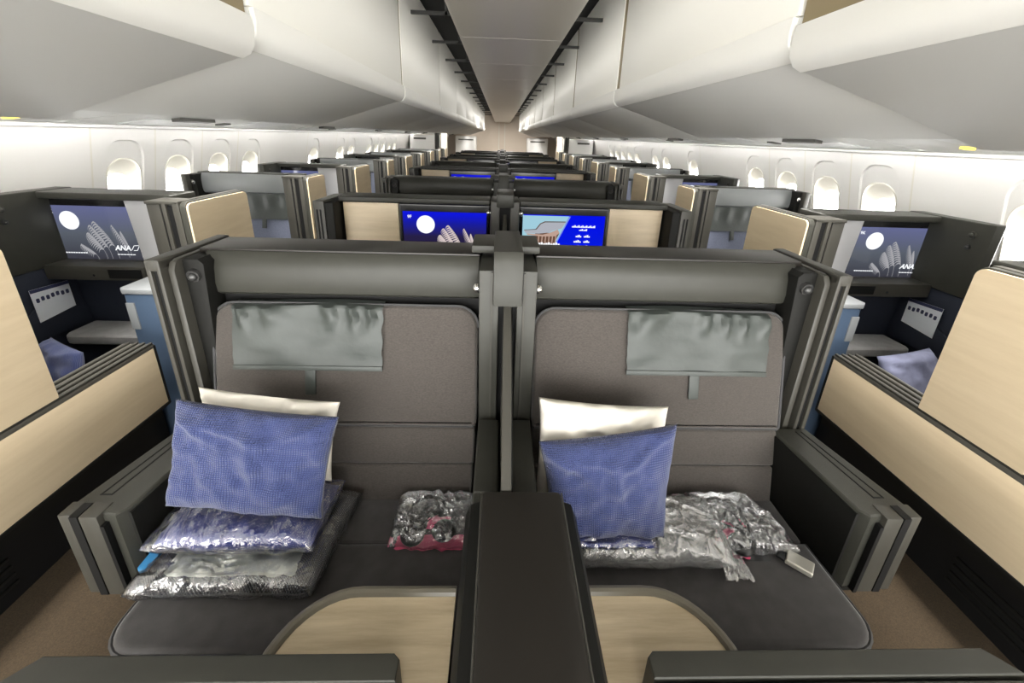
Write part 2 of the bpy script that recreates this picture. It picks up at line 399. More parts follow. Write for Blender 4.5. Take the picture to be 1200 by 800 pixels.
# far bulkhead
wf = single('wall_far', MB().box(-2.9, 2.9, YF, YF+.08, 0, 2.8), 'beige', (0, YF, 0), kind='structure')
part('bulkhead_seam', MB().box(-.16, -.13, YF-.01, YF, 0, 2.3).box(.13, .16, YF-.01, YF, 0, 2.3), 'reveal', wf)

# ------------------------------------------------------------------ overhead bins
def bin_profile(dz=0.0, dx=0.0):
    lip = [(.80+dx, 1.965+dz), (.797+dx, 1.93+dz), (.80+dx, 1.895+dz), (.815+dx, 1.872+dz), (.84+dx, 1.856+dz)]
    return [(1.14, 2.79)] + [(.835+dx, 2.79)] + [(.835+dx, 1.97+dz)] + lip + [(1.16, 1.757+dz), (1.46, 1.660+dz), (1.51, 1.662+dz), (1.53, 1.70+dz), (1.46, 1.86), (1.30, 2.15), (1.18, 2.45)]
SD = {-1: 'blanket-stack side', 1: 'belt-buckle side'}
def center_bin(s, y0, y1, near, label, group=None, lipy=None):
    dz = -.032 if near else 0.0
    t = thing('overhead_bin', label, 'luggage bin', (s*1.15, (y0+y1)/2, 1.66), group)
    pr = bin_profile(dz)
    part('bin_body', MB().prism(pr, 'Y', y0, y1 if not near else lipy, bev=.008).mirror(s), 'bin', t)
    # front lip: a rounded roll along the inner lower edge
    ly = lipy if near else y1-.008
    lt = 1.94 if near else 1.967
    part('bin_lip', MB().prism([(.79, lt), (.786, 1.93+dz), (.79, 1.893+dz), (.806, 1.868+dz), (.832, 1.855+dz), (.86, 1.86+dz), (.86, lt)], 'Y', y0+.004, ly, bev=.010, seg=3).mirror(s), 'bin_lip', t)
    part('bin_door', MB().box(.802, .84, y0+.012, y1-(.07 if s > 0 else .03), lt+.002, 2.78, .008).mirror(s), 'bin_door', t)
    if near: part('filler_panel', MB().box(.808, .836, y1-.07, lipy, 1.935, 2.78).mirror(s), 'tan', t, 'tan filler panel beside the bin door')
    else: part('seam_strip', MB().box(.806, .836, y1-(.07 if s > 0 else .032), y1, 1.97, 2.78).mirror(s), 'tan', t)
    return t
near_l = 'white overhead bin hanging lower than its neighbours, with tan filler, %s'
center_bin(-1, -2.1, 1.30, True, near_l % 'blanket-stack side', lipy=1.45)
center_bin(1, -2.1, 1.13, True, near_l % 'belt-buckle side', lipy=1.31)
for s, y, pitch in ((-1, 1.456, 2.08), (1, 1.316, 1.96)):
    k = 0
    while y < 20:
        y1 = min(y+pitch, YF-.4)
        center_bin(s, y, y1-.006, False, 'white centre overhead bin, %s past the lower-hanging one, %s' % (
            ('first', 'second', 'third', 'fourth', 'fifth', 'sixth', 'seventh', 'eighth', 'ninth', 'tenth', 'eleventh')[k], SD[s]), 'row of centre overhead bins')
        y = y1; k += 1
# outboard bins
for s, side in ((-1, 'amber lit signs'), (1, 'pale yellow sign')):
    y = YN; k = 0
    while y < 21.3:
        y1 = y+2.42
        if y1 > YF: y1 = YF
        t = thing('window_bin', 'white bin above the windows with service panels underneath, %s along the wall, %s' % (
            ('first', 'second', 'third', 'fourth', 'fifth', 'sixth', 'seventh', 'eighth', 'ninth', 'tenth', 'eleventh')[k], SD[s]), 'luggage bin', (s*2.2, (y+y1)/2, 1.62), 'bins above the windows')
        part('bin_body', MB().prism([(2.70, 1.612), (1.80, 1.735), (1.72, 1.78), (1.80, 2.15), (2.0, 2.5), (2.1, 2.78), (2.88, 2.78), (2.88, 1.62)], 'Y', y+.004, y1-.004).mirror(s), 'bin', t)
        def und(x): return 1.612+(2.70-x)*.1367
        def slab(xa, xb, ya, yb, th):
            return MB().prism([(xa, und(xa)+.005), (xa, und(xa)-th), (xb, und(xb)-th), (xb, und(xb)+.005)], 'Y', ya, yb, bev=.003).mirror(s)
        part('service_panel', slab(2.34, 2.58, y+.35, y+.95, .006), 'psu', t)
        part('service_panel', slab(2.0, 2.55, y+1.4, y+1.95, .006), 'psu', t)
        part('air_vent', slab(2.38, 2.46, y+1.15, y+1.24, .012), 'bracket', t)
        part('latch_handle', slab(2.24, 2.30, y+.45, y+.82, .022), 'bracket', t, 'dark bin latch')
        if k == 1:
            if s < 0:
                part('lit_sign', slab(2.48, 2.52, 2.26, 2.31, .010), 'sign', t, 'amber lit sign'); part('lit_sign', slab(2.36, 2.40, 2.19, 2.24, .010), 'sign2', t, 'orange lit sign')
            else: part('lit_sign', slab(2.44, 2.48, 2.22, 2.27, .010), 'sign', t, 'yellow lit sign')
        y = y1; k += 1

# ------------------------------------------------------------------ centre seats (facing the camera)
NX = Vector((1, 0, 0))
BA, BB = Vector((0, 1.085, .435)), Vector((0, 1.255, 1.085))       # backrest line bottom -> top
BT = (BB-BA).normalized(); BN = Vector((0, -BT.z, BT.y)); BL = (BB-BA).length
def bmat():   # local (x, t, n) -> world
    m = Matrix((( 1, 0, 0), (0, BT.y, BN.y), (0, BT.z, BN.z))).to_4x4(); m.translation = BA; return m
def bpt(x, t, n=0): return BA+NX*x+BT*t+BN*n
def make_seat(s, label, cat='seat', group=None):
    t = thing('business_seat', label, cat, (s*.52, .95, 0), group)
    A = lambda name, mb, m, par=t, lab=None: part(name, mb.mirror(s), m, par, lab)
    A('seat_base', MB().box(.11, .91, .72, 1.2, 0, .28), 'black')
    A('cushion_apron', MB().prism(rrect(.10, .945, .665, 1.08, (.01, .07, .01, .01)), 'Z', .25, .335), 'apron')
    def co(u): return .935+.028*u
    out = []
    fr = rrect(0, 1, 0, 1, 0)
    o1 = [(.10, .642)] + [(.96-.075+.075*math.sin(a*PI/12), .642+.075-.075*math.cos(a*PI/12)) for a in range(0, 7)] + [(.952, .925), (.10, .925)]
    c = A('seat_cushion', MB().prism(o1, 'Z', .325, .45, bev=.022, seg=4), 'cushion')
    pp = [(.10, .640, .436)] + [(.962-.077+.077*math.sin(a*PI/12), .640+.077-.077*math.cos(a*PI/12), .436) for a in range(0, 7)] + [(.954, .925, .436)]
    A('piping', MB().tube(pp, .0055, 6), 'piping', c)
    A('seat_cushion', MB().box(.10, .945, .925, 1.12, .32, .447, .014, 3), 'cushion')
    # backrest panels
    mt = bmat()
    up_t0, lo_t1 = .262, .135
    p = A('backrest', MB().prism(rrect(.095, .955, up_t0, BL, (.012, .012, .07, .07), 8), 'Z', -.09, .0, bev=.018, seg=3, mtx=mt), 'fabric')
    path = [tuple(bpt(x, tt, -.008)) for x, tt in rrect(.092, .958, up_t0, BL+.003, (.012, .012, .072, .072), 8)[8:]]
    A('piping', MB().tube(path, .004, 6), 'piping', p)
    A('lumbar_panel', MB().box(.10, .948, lo_t1, up_t0-.001, -.09, .004, .012, 3, mtx=mt), 'fabric')
    A('lumbar_panel', MB().box(.105, .94, .0, lo_t1-.001, -.09, .008, .012, 3, mtx=mt), 'fabric')
    # draped headrest cover
    x0, x1 = .405, .885
    def cov(u, v):
        x = x0+(x1-x0)*u; tt = BL+.012-v*.222
        wv = .013*max(-.3, math.sin(u*30+3*math.sin(u*7+s)+3*v))*math.exp(-((v-.2)/.17)**2)+.004*noise.noise(Vector((u*5+9*s, v*4, 2)))+.005*math.sin(u*8+1)*math.exp(-((v-.5)/.3)**2)
        n = .012+wv if v > .08 else .012-(.08-v)*.5
        return bpt(x+.006*noise.noise(Vector((v*6, u, s))), tt+.004*math.sin(u*5), n)
    A('headrest_cover', MB().grid(cov, 56, 28), 'leather')
    A('cover_hem', MB().box(x0, x1, BL-.216, BL-.200, .010, .016, .002, mtx=mt), 'leather')
    xs = .64
    A('headrest_strap', MB().box(xs-.017, xs+.017, BL-.298, BL-.205, .006, .012, .002, mtx=mt), 'leather')
    # padded band above
    prof = [(1.32, 1.108), (1.285, 1.106), (1.268, 1.118), (1.262, 1.15), (1.266, 1.20), (1.276, 1.235), (1.292, 1.250), (1.32, 1.250)]
    A('shell_band', MB().prism(prof, 'X', .092, .962, bev=.006), 'shell')
    A('shell_top', MB().box(.092, .99, 1.298, 1.455, 1.236, 1.256, .006), 'gloss_top')
    A('shell_recess', MB().box(.09, 1.0, 1.302, 1.33, .4, 1.24), 'black')
    A('shell_back', MB().box(.09, 1.0, 1.40, 1.455, .05, 1.238, .006), 'shell_dark')
    # outer side post
    A('door_frame', MB().box(1.046, 1.06, 1.168, 1.50, .64, 1.25, .004).box(1.018, 1.030, 1.168, 1.50, .64, 1.25, .004).box(1.018, 1.06, 1.168, 1.50, 1.215, 1.252, .008), 'frame')
    A('door_slot', MB().box(1.028, 1.048, 1.178, 1.49, .60, 1.22), 'black')
    A('inner_frame', MB().prism(rrect(.30, 1.0, .62, 1.0, 0), 'X', 0, .001) if False else MB().prism([(1.186, .62), (1.186, 1.215), (1.20, 1.238), (1.22, 1.244), (1.48, 1.244), (1.48, .62)], 'X', .992, 1.012, bev=.005), 'frame')
    lp = A('lamp_panel', MB().prism([(.93, 1.225), (.945, 1.24), (.994, 1.24), (.994, .60), (.962, .60), (.948, .95)], 'Y', 1.222, 1.31, bev=.006), 'shell_dark')
    lm = A('reading_lamp', MB().cyl((.963, 1.224, 1.19), (.963, 1.212, 1.188), .021, .019, 20).ball((.963, 1.210, 1.187), .014, (1, .7, 1)), 'lamp', lp)
    # armrest
    ar = [(.94, 1.17), (.972, .835), (.99, .812), (1.118, .826), (1.124, .845), (1.062, 1.17)]
    a = A('armrest', MB().prism(ar[::-1], 'Z', .41, .685, bev=.010, seg=3), 'shell')
    A('armrest_inner_panel', MB().prism([(.936, 1.16), (.968, .83), (.976, .83), (.945, 1.16)], 'Z', .42, .672, bev=.002), 'shell_dark', a)
    def strip(xa0, xa1, xb0, xb1, y0, y1, z0, z1): return MB().prism([(xa0, y1), (xb0, y0), (xb1, y0), (xa1, y1)], 'Z', z0, z1)
    A('armrest_slot', strip(1.012, 1.016, 1.048, 1.052, .875, 1.15, .6845, .6862).prism([(1.031, 1.15), (1.076, .875), (1.080, .875), (1.035, 1.15)], 'Z', .6845, .6862).box(1.048, 1.08, .872, .876, .6845, .6862), 'black', a)
    A('armrest_groove', MB().box(1.072, 1.092, .80, .845, .41, .688).box(1.012, 1.022, .798, .84, .41, .66), 'black', a)
    A('armrest_cap', MB().box(1.094, 1.126, .806, .85, .41, .688, .004).box(1.024, 1.07, .800, .85, .41, .688, .004), 'frame', a)
    A('stud', MB().cyl((.973, .872, .615), (.966, .872, .615), .009, .007, 12), 'chrome', a)
    A('armrest_foot', MB().box(1.0, 1.12, .82, 1.1, .385, .41, .004).box(1.02, 1.07, .9, 1.1, 0, .39), 'shell_dark', a)
    return t
seat_l = make_seat(-1, 'dark grey wide seat holding two pillows, stacked wrapped blankets and a headphone bag')
seat_r = make_seat(1, 'dark grey wide seat holding a white pillow, silvery wrapped blanket and metal belt buckle')
ORD = ('first', 'second', 'third', 'fourth', 'fifth')

def make_divider():
    t = thing('seat_divider', 'grey centre divider post with sloping screen between the two nearest seats', 'divider', (0, 1.2, 0))
    part('post', MB().box(-.088, -.028, 1.16, 1.46, .44, 1.245, .006), 'shell', t)
    part('post', MB().box(.028, .088, 1.16, 1.46, .44, 1.245, .006), 'shell', t)
    part('post_rib', MB().box(-.052, -.046, 1.154, 1.17, .5, 1.24), 'frame', t); part('post_rib', MB().box(.046, .052, 1.154, 1.17, .5, 1.24), 'frame', t)
    part('channel', MB().box(-.03, .03, 1.20, 1.45, .3, 1.22), 'black', t)
    part('collar', MB().box(-.12, .105, 1.30, 1.47, 1.258, 1.285, .008), 'shell', t)
    part('cap', MB().prism([(1.138, 1.14), (1.135, 1.275), (1.155, 1.305), (1.44, 1.305), (1.47, 1.28), (1.47, 1.20), (1.21, 1.20), (1.21, 1.14)], 'X', -.045, .043, bev=.006), 'shell', t)
    part('privacy_screen', MB().prism([(1.205, 1.135), (1.205, .5), (.785, .5), (.785, .80), (.82, .83)], 'X', -.013, .013, bev=.003), 'frame', t)
    part('screen_face', MB().prism([(1.21, 1.12), (1.21, .5), (.787, .5), (.787, .78)], 'X', .0132, .017), 'shell_dark', t)
    for s in (-1, 1):
        part('inner_armrest', MB().box(s*.018, s*.086, .84, 1.14, .44, .735, .010, 3), 'shell', t)
        part('reading_lamp', MB().ball((s*.095, 1.20, 1.175), .016).cyl((s*.086, 1.2, 1.175), (s*.10, 1.2, 1.175), .012), 'chrome', t)
    return t
div0 = make_divider()

# ------------------------------------------------------------------ centre monitor walls
def plume(mb, o, ex, ez, x, z, h, bend, wd, n=9, k=7):
    """feathery grass plume drawn on a screen as thin ribbons"""
    o, ex, ez = Vector(o), Vector(ex), Vector(ez)
    def P2(a, b): return o+ex*a+ez*b
    st = []
    for i in range(n+1):
        t = i/n; st.append((x-bend*t*t, z+h*t))
    for (a, b), (c, d) in zip(st, st[1:]): mb.fan([P2(a-.002, b), P2(a+.002, b), P2(c+.002, d), P2(c-.002, d)])
    N2 = 16; rr = [(x-bend*(i/N2)**2, z+h*(i/N2)) for i in range(N2+1)]
    for i in range(6, N2+1):                      # drooping feather strokes
        a, b = rr[i]; f = (i-6)/(N2-6); ln = wd*(.5+1.0*math.sin(PI*(.15+.75*f)))
        pts = [(a-ln*u, b+.05*math.sin(PI*u*.7)-.10*u*u) for u in (0, .35, .7, 1.0)]
        for (p0, p1), (w0, w1) in zip(zip(pts, pts[1:]), ((.010, .016), (.016, .013), (.013, .003))):
            mb.fan([P2(p0[0], p0[1]-w0), P2(p1[0], p1[1]-w1), P2(p1[0], p1[1]+w1), P2(p0[0], p0[1]+w0)])
def screen_picture(scr, kind, x0, x1, z0, z1, y):
    """x0 is the picture's left edge as the viewer sees it"""
    W_, H_ = x1-x0, z1-z0
    def q(u, v, k=1): return Vector((x0+W_*u, y-.0012*k, z0+H_*v))
    if kind in ('moon', 'dim'):
        moon = MB(); cx, cz, r = .27, .73, .115*H_/.3
        c = q(cx, cz); R = .19*H_ if kind == 'moon' else .17*H_
        moon.fan([c+Vector((R*math.cos(a*PI/16), 0, R*math.sin(a*PI/16))) for a in range(32)])
        part('moon_picture', moon, 'scr_moon', scr)
        g = MB(); o = q(0, 0, 2); ex = Vector((W_, 0, 0)); ez = Vector((0, 0, H_))
        for (x, z, h, b, wd) in ((.58, .02, .46, .12, .07), (.64, .02, .60, .14, .065), (.72, .03, .66, .16, .075), (.84, .05, .58, .10, .035), (.87, .08, .44, .05, .03), (.48, -.0, .26, .14, .05)):
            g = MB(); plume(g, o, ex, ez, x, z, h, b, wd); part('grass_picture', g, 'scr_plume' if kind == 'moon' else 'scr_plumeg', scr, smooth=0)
        part('seat_number', text_mb('9F' if kind == 'moon' else '9K', .026, q(.055, .86, 2), (1, 0, 0), (0, 0, 1), 0, .0004), 'scr_white', scr)
        bar = MB()
        if kind == 'dim':
            part('airline_logo', text_mb('ANA', .040, q(.70, .19, 3), (1, 0, 0), (0, 0, 1), .25, .0012), 'scr_white', scr)
            lg = MB(); o2 = q(.885, .19, 3)
            for (a, b, c2, d) in ((0, 0, .02, .028), (.02, .028, .05, .030), (.05, .030, .032, .0), (.012, 0, .03, .0)):
                dd = Vector((c2-a, 0, d-b)).normalized(); nn = Vector((-dd.z, 0, dd.x))*.0016
                A1, B1 = o2+Vector((a, 0, b)), o2+Vector((c2, 0, d)); lg.fan([A1-nn, B1-nn, B1+nn, A1+nn])
            part('logo_mark', lg, 'scr_white', scr)
            for k in range(9): u = .12+k*.028; bar.fan([q(u, .115, 3), q(u+.022, .115, 3), q(u+.022, .135, 3), q(u, .135, 3)])
            for k in range(6): u = .71+k*.035; bar.fan([q(u, .10, 3), q(u+.03, .10, 3), q(u+.03, .115, 3), q(u, .115, 3)])
        else:
            for (u0, u1, v0, v1) in ((.14, .15, .0, .09), (.14, .29, .08, .09), (.19, .198, 0, .09)): bar.fan([q(u0, v0, 3), q(u1, v0, 3), q(u1, v1, 3), q(u0, v1, 3)])
        part('caption_marks', bar, 'scr_white', scr)
    else:
        def poly(name, m, pts, k): part(name, MB().fan([q(u, v, k) for u, v in pts]), m, scr)
        poly('sky_picture', 'scr_sky', [(.0, .02), (.33, .02), (.56, .98), (0, .98)], 1)
        poly('foliage_picture', 'scr_green', [(0, .02), (.31, .02), (.35, .22), (.16, .38), (.06, .52), (0, .5)], 2)
        poly('hall_picture', 'scr_hall', [(.14, .24), (.36, .24), (.455, .62), (.16, .62)], 3)
        cols = MB()
        for k in range(6): u = .19+k*.042; cols.fan([q(u, .26, 4), q(u+.012, .26, 4), q(u+.02, .58, 4), q(u+.008, .58, 4)])
        part('column_picture', cols, 'scr_eave', scr)
        poly('eave_picture', 'scr_eave', [(.05, .60), (.25, .58), (.33, .62), (.43, .70), (.455, .62), (.40, .55), (.25, .54), (.06, .57)], 5)
        poly('roof_picture', 'scr_roof', [(.02, .66), (.17, .68), (.22, .80), (.27, .84), (.52, .85), (.475, .72), (.38, .68), (.33, .63), (.2, .60), (.04, .61)], 6)
        poly('roof_line_picture', 'scr_hall', [(.02, .665), (.17, .685), (.22, .805), (.27, .845), (.52, .855), (.522, .875), (.265, .868), (.21, .82), (.16, .70), (.02, .68)], 7)
        poly('divider_line', 'scr_line', [(.31, .02), (.325, .02), (.575, .98), (.56, .98)], 8)
        b = MB()
        def dash(u0, u1, v0, v1, n, k=9):
            for j in range(n):
                a = u0+(u1-u0)*j/n; e = (u1-u0)/n*.82; vv = .012*((j*7) % 3-1)
                b.fan([q(a, v0, k), q(a+e, v0, k), q(a+e, v1+vv, k), q(a, v1+vv, k)])
        dash(.08, .47, .335, .405, 13); dash(.13, .27, .08, .17, 5)
        dash(.60, .885, .755, .79, 18); dash(.69, .79, .685, .715, 6)
        for j, v in enumerate((.545, .43, .32, .2)): dash(.655-.02*(j % 2), .725, v, v+.04, 4); dash(.755, .83-.04*(j == 3), v, v+.04, 4)
        dash(.55, .70, .08, .12, 7); dash(.74, .82, .08, .12, 4)
        part('caption_marks', b, 'scr_white', scr)
def make_monitor(s, label, kind, group=None):
    t = thing('monitor_wall', label, 'monitor', (s*.52, 2.45, 0), group)
    A = lambda name, mb, m, par=t, lab=None: part(name, mb.mirror(s), m, par, lab)
    A('wall_body', MB().box(.09, .955, 2.46, 2.56, .1, 1.24, .006), 'shell_dark')
    A('wall_top', MB().box(.085, .96, 2.405, 2.58, 1.238, 1.272, .012, 3), 'shell')
    A('wood_panel', MB().box(.625, .945, 2.430, 2.47, .62, 1.236, .006), 'wood_tv')
    b = A('bezel', MB().box(.086, .622, 2.425, 2.47, .80, 1.236, .010, 3), 'bezel')
    A('lower_shelf', MB().box(.09, .945, 2.33, 2.47, .70, .78, .006), 'shell_dark')
    A('footwell', MB().box(.09, .945, 2.44, 2.46, .0, .70), 'black')
    x0, x1 = (.108, .600)
    xa, xb = (x0, x1) if s > 0 else (-x1, -x0)
    scr = part('screen', MB().fan([(xa, 2.4235, .91), (xb, 2.4235, .91), (xb, 2.4235, 1.192), (xa, 2.4235, 1.192)]), {'moon': 'scr_night', 'temple': 'scr_blue'}[kind], b, 'lit screen')
    screen_picture(scr, kind, xa, xb, .91, 1.192, 2.4232)
    pc = A('side_post', MB().box(.955, 1.04, 2.31, 2.60, .05, 1.245, .008), 'shell_dark')
    A('post_frame', MB().box(1.0, 1.062, 2.30, 2.62, .05, 1.256, .006), 'frame', pc)
    A('post_slot', MB().box(1.018, 1.026, 2.297, 2.31, .3, 1.21).box(1.036, 1.044, 2.297, 2.31, .3, 1.21), 'black', pc)
    return t
mon_l = make_monitor(-1, 'monitor wall with moon and pampas grass on blue screen, oak side panel', 'moon')
mon_r = make_monitor(1, 'monitor wall showing temple roof and white captions on blue, oak side panel', 'temple')
# second pair shows the moon on both sides
def make_mon_post():
    t = thing('monitor_divider', 'narrow grey divider post with chrome lamps between the moon and temple monitors', 'divider', (0, 2.45, 0))
    part('post', MB().box(-.083, -.03, 2.36, 2.60, .1, 1.27, .006), 'frame', t); part('post', MB().box(.03, .083, 2.36, 2.60, .1, 1.27, .006), 'frame', t)
    part('channel', MB().box(-.03, .03, 2.40, 2.59, .1, 1.24), 'black', t)
    part('cap', MB().box(-.05, .05, 2.33, 2.61, 1.24, 1.315, .010), 'shell', t)
    part('privacy_screen', MB().prism([(2.41, 1.2), (2.41, .5), (1.9, .5), (1.9, .75)], 'X', -.011, .011, bev=.003), 'frame', t)
    for s in (-1, 1): part('reading_lamp', MB().ball((s*.095, 2.39, 1.2), .016).cyl((s*.08, 2.39, 1.2), (s*.1, 2.39, 1.2), .012), 'chrome', t)
    return t
mpost = make_mon_post()
mon_r2 = make_monitor(1, 'x', 'moon'); mon_r2.location.y += P
dup(mon_l, (0, P, 0), 'monitor wall with moon screen behind the second row of seat shells, blanket-stack side', 'second pair of moon monitors')
tag(mon_r2, 'monitor wall with moon screen behind the second row of seat shells, belt-buckle side', None, 'second pair of moon monitors')
for r in range(1, ROWS):
    for o in (seat_l, seat_r):
        dup(o, (0, P*r, 0), 'dark grey centre seat shell, %s row of paired seats, %s' % (ORD[r], SD[-1 if o is seat_l else 1]), 'centre seat pair of the %s row' % ORD[r])
    dup(div0, (0, P*r, 0), 'grey centre divider post between seats of the %s row' % ORD[r])
    if r < ROWS-1:
        if r > 1:
            for o in (mon_l, mon_r2):
                q = dup(o, (0, P*(r-(1 if o is mon_r2 else 0)), 0), 'monitor wall behind the %s row of centre seat shells, %s' % (ORD[r], SD[-1 if o is mon_l else 1]), 'centre monitor pair of the %s row' % ORD[r])
        dup(mpost, (0, P*r, 0), 'narrow divider post between monitors behind the %s row of seat shells' % ORD[r])

# ------------------------------------------------------------------ near centre console, tables, ledges
t = thing('centre_console', 'tall dark console block between the two oak tables, glossy brown top', 'console', (.04, .4, 0))
part('console_body', MB().prism([(-.11, .46), (-.098, .74), (-.085, .775), (-.055, .787), (.13, .787), (.16, .775), (.173, .74), (.185, .46)], 'Y', -.1, .772, bev=.012, seg=3), 'shell_dark', t)
part('pedestal', MB().box(-.1, .175, -.1, .6, 0, .47), 'shell_dark', t)
part('top_panel', MB().prism(rrect(-.058, .134, -.09, .78, (.002, .002, .012, .012)), 'Z', .775, .80, bev=.004), 'gloss_top', t)
part('top_edge', MB().tube([(-.060, -.09, .798), (-.060, .778, .798)], .0022, 6).tube([(.136, -.09, .798), (.136, .778, .798)], .0022, 6), 'frame', t)
for s, lab in ((-1, 'seat with the stacked blankets'), (1, 'seat with the belt buckle')):
    x_in = .114 if s < 0 else .189
    R = .17
    arc = [(.335+R*.93*math.sin(a*PI/2/10), .68-R*(1-math.cos(a*PI/2/10))) for a in range(0, 11)]
    xe = .194 if s < 0 else .264
    out = [(x_in, .2)] + [(x_in, .68)] + arc + [(.497, .504), (xe, .504), (xe, .2)]
    t = thing('side_table', 'oak table leaf with rounded grey rim in front of the %s' % lab, 'table', (s*.3, .45, 0))
    part('table_top', MB().prism(out[::-1], 'Z', .578, .598).mirror(s), 'wood_table', t)
    rim = [(x, y, .596) for x, y in out[1:-2]]
    part('table_rim', MB().tube(rim, .0125, 10).mirror(s), 'trim', t)
    part('table_support', MB().box(x_in, xe, .2, .5, .0, .578).mirror(s), 'shell_dark', t)
for s, x0, x1, lab in ((-1, .198, .90, 'beside the wrapped blankets'), (1, .268, .99, 'beside the belt buckle seat')):
    t = thing('monitor_ledge', 'black ledge with grey top edge before the oak table %s' % lab, 'ledge', (s*(x0+x1)/2, .3, 0))
    pr = [(x0+.004, .0), (x0+.004, .49), (x1-.06, .49), (x1-.004, .43), (x1+.012, 0)]
    part('ledge_body', MB().prism(pr[::-1], 'Z', .45, .688).mirror(s), 'black', t)
    part('ledge_rim', MB().prism([(x0, .458), (x0, .492), (x0+.012, .502), (x1-.055, .502), (x1-.012, .458)][::-1], 'Z', .60, .702, bev=.005, seg=3).mirror(s), 'shell', t)
    part('ledge_top', MB().prism([(x0, .0), (x0, .452), (x1-.008, .452), (x1+.016, 0)][::-1], 'Z', .60, .700, bev=.005, seg=3).mirror(s), 'shell', t)
    part('ledge_leg', MB().box(x0+.05, x1-.1, .05, .4, 0, .46).mirror(s), 'black', t)

# ------------------------------------------------------------------ window suites
def side_wall(s, label, group=None):
    t = thing('suite_side_wall', label, 'partition', (s*1.68, 1.0, 0), group)
    A = lambda name, mb, m, par=t, lab=None: part(name, mb.mirror(s), m, par, lab)
    A('wood_panel', MB().box(1.6, 1.632, .28, 1.715, .37, .662, .004), 'wood')
    A('panel_edge', MB().box(1.597, 1.634, .28, 1.72, .358, .372, .002).box(1.598, 1.634, 1.712, 1.724, .36, .67, .002), 'shell_dark')
    A('wall_core', MB().box(1.632, 1.74, .28, 1.70, .30, .655), 'shell_dark')
    k = A('kick_panel', MB().box(1.73, 1.75, .2, 1.75, 0, .37), 'black')
    for q in range(4): A('vent_slat', MB().box(1.722, 1.732, .55, 1.08, .06+.035*q, .072+.035*q, .002), 'shell_dark', k)
    l = A('ledge', MB().box(1.6, 1.735, .28, 1.72, .655, .676, .003), 'ledge')
    for x in (1.6, 1.632, 1.664, 1.70): A('ledge_rail', MB().box(x, x+.012, .29, 1.715, .676, .686, .002), 'frame', l)
    return t
def door(s, y0, y1, label, name='suite_door', slant=.0, group=None):
    t = thing(name, label, 'door', (s*1.61, (y0+y1)/2, .68), group)
    A = lambda nm, mb, m, par=t, lab=None: part(nm, mb.mirror(s), m, par, lab)
    A('door_panel', MB().prism(rrect(y0, y1, .69, 1.255, (.004, .004, .03, .03)), 'X', 1.592, 1.604), 'wood')
    pth = [(1.6, y, z) for y, z in rrect(y0-.004, y1+.004, .69, 1.259, (.004, .004, .033, .033))]
    A('door_rim', MB().prism(rrect(y0-.006, y1+.006, .686, 1.262, (.004, .004, .034, .034)), 'X', 1.602, 1.63, bev=.003), 'shell')
    return t
def suite_post(s, y0, y1, label, group=None):
    t = thing('suite_post', label, 'partition', (s*1.7, (y0+y1)/2, 0), group)
    A = lambda nm, mb, m, par=t, lab=None: part(nm, mb.mirror(s), m, par, lab)
    A('post_body', MB().box(1.634, 1.80, y0+.02, y0+.12, .69, 1.25, .006).box(1.634, 1.662, y0+.1, y1, .69, 1.25, .006).box(1.765, 1.80, y0+.02, y0+.12, .02, .69), 'shell')
    A('post_frame', MB().box(1.634, 1.668, y0, y0+.05, .69, 1.262, .004).box(1.70, 1.72, y0, y0+.05, .69, 1.258, .004).box(1.735, 1.80, y0+.01, y0+.05, .69, 1.25, .004), 'frame')
    A('post_slot', MB().box(1.668, 1.70, y0+.012, y0+.03, .7, 1.24).box(1.72, 1.735, y0+.014, y0+.03, .7, 1.24), 'black')
    A('post_top', MB().box(1.634, 1.80, y0, y0+.13, 1.248, 1.264, .004).box(1.634, 1.666, y0+.1, y1, 1.248, 1.264, .004), 'frame')
    return t
def window_seat(s, label, group=None):
    t = thing('business_seat', label, 'seat', (s*2.2, 1.3, 0), group)
    A = lambda nm, mb, m, par=t, lab=None: part(nm, mb.mirror(s), m, par, lab)
    A('shell_band', MB().prism([(1.32, 1.07), (1.285, 1.07), (1.268, 1.085), (1.262, 1.12), (1.266, 1.19), (1.276, 1.225), (1.292, 1.240), (1.32, 1.240)], 'X', 1.80, 2.66, bev=.006), 'shell_w')
    A('shell_top', MB().box(1.80, 2.70, 1.298, 1.42, 1.228, 1.248, .006), 'shell')
    A('shell_back', MB().box(1.80, 2.74, 1.34, 1.42, .05, 1.23), 'shell_dark')
    mt = Matrix.Translation((0, .03, -.02)) @ bmat()
    A('backrest', MB().prism(rrect(1.81, 2.64, .262, BL, (.012, .012, .06, .06)), 'Z', -.09, 0, bev=.014, mtx=mt), 'fabric_w')
    A('lumbar_panel', MB().box(1.81, 2.63, .0, .26, -.09, .004, .012, mtx=mt), 'fabric_w')
    A('seat_cushion', MB().box(1.80, 2.6, .66, 1.12, .33, .45, .02, 3), 'fabric_w')
    A('seat_base', MB().box(1.81, 2.58, .72, 1.2, 0, .33), 'black')
    def cov(u, v):
        wv = .007*math.sin(u*21+2*v)*math.exp(-((v-.3)/.25)**2)
        p = bpt(1.93+.46*u, BL+.005-v*.225, .014+wv); return p+Vector((0, .03, -.02))
    A('headrest_cover', MB().grid(cov, 40, 14), 'leather')
    A('headrest_strap', MB().box(2.12, 2.16, BL-.30, BL-.21, .006, .012, .002, mtx=mt), 'leather')
    lp = A('lamp_panel', MB().box(2.655, 2.71, 1.20, 1.40, .5, 1.235, .01), 'shell_dark')
    A('shell_edge', MB().box(2.70, 2.745, 1.15, 1.42, .3, 1.235, .012), 'frame')
    A('reading_lamp', MB().ball((2.683, 1.198, 1.17), .017).cyl((2.683, 1.20, 1.17), (2.683, 1.19, 1.168), .022), 'chrome', lp)
    return t
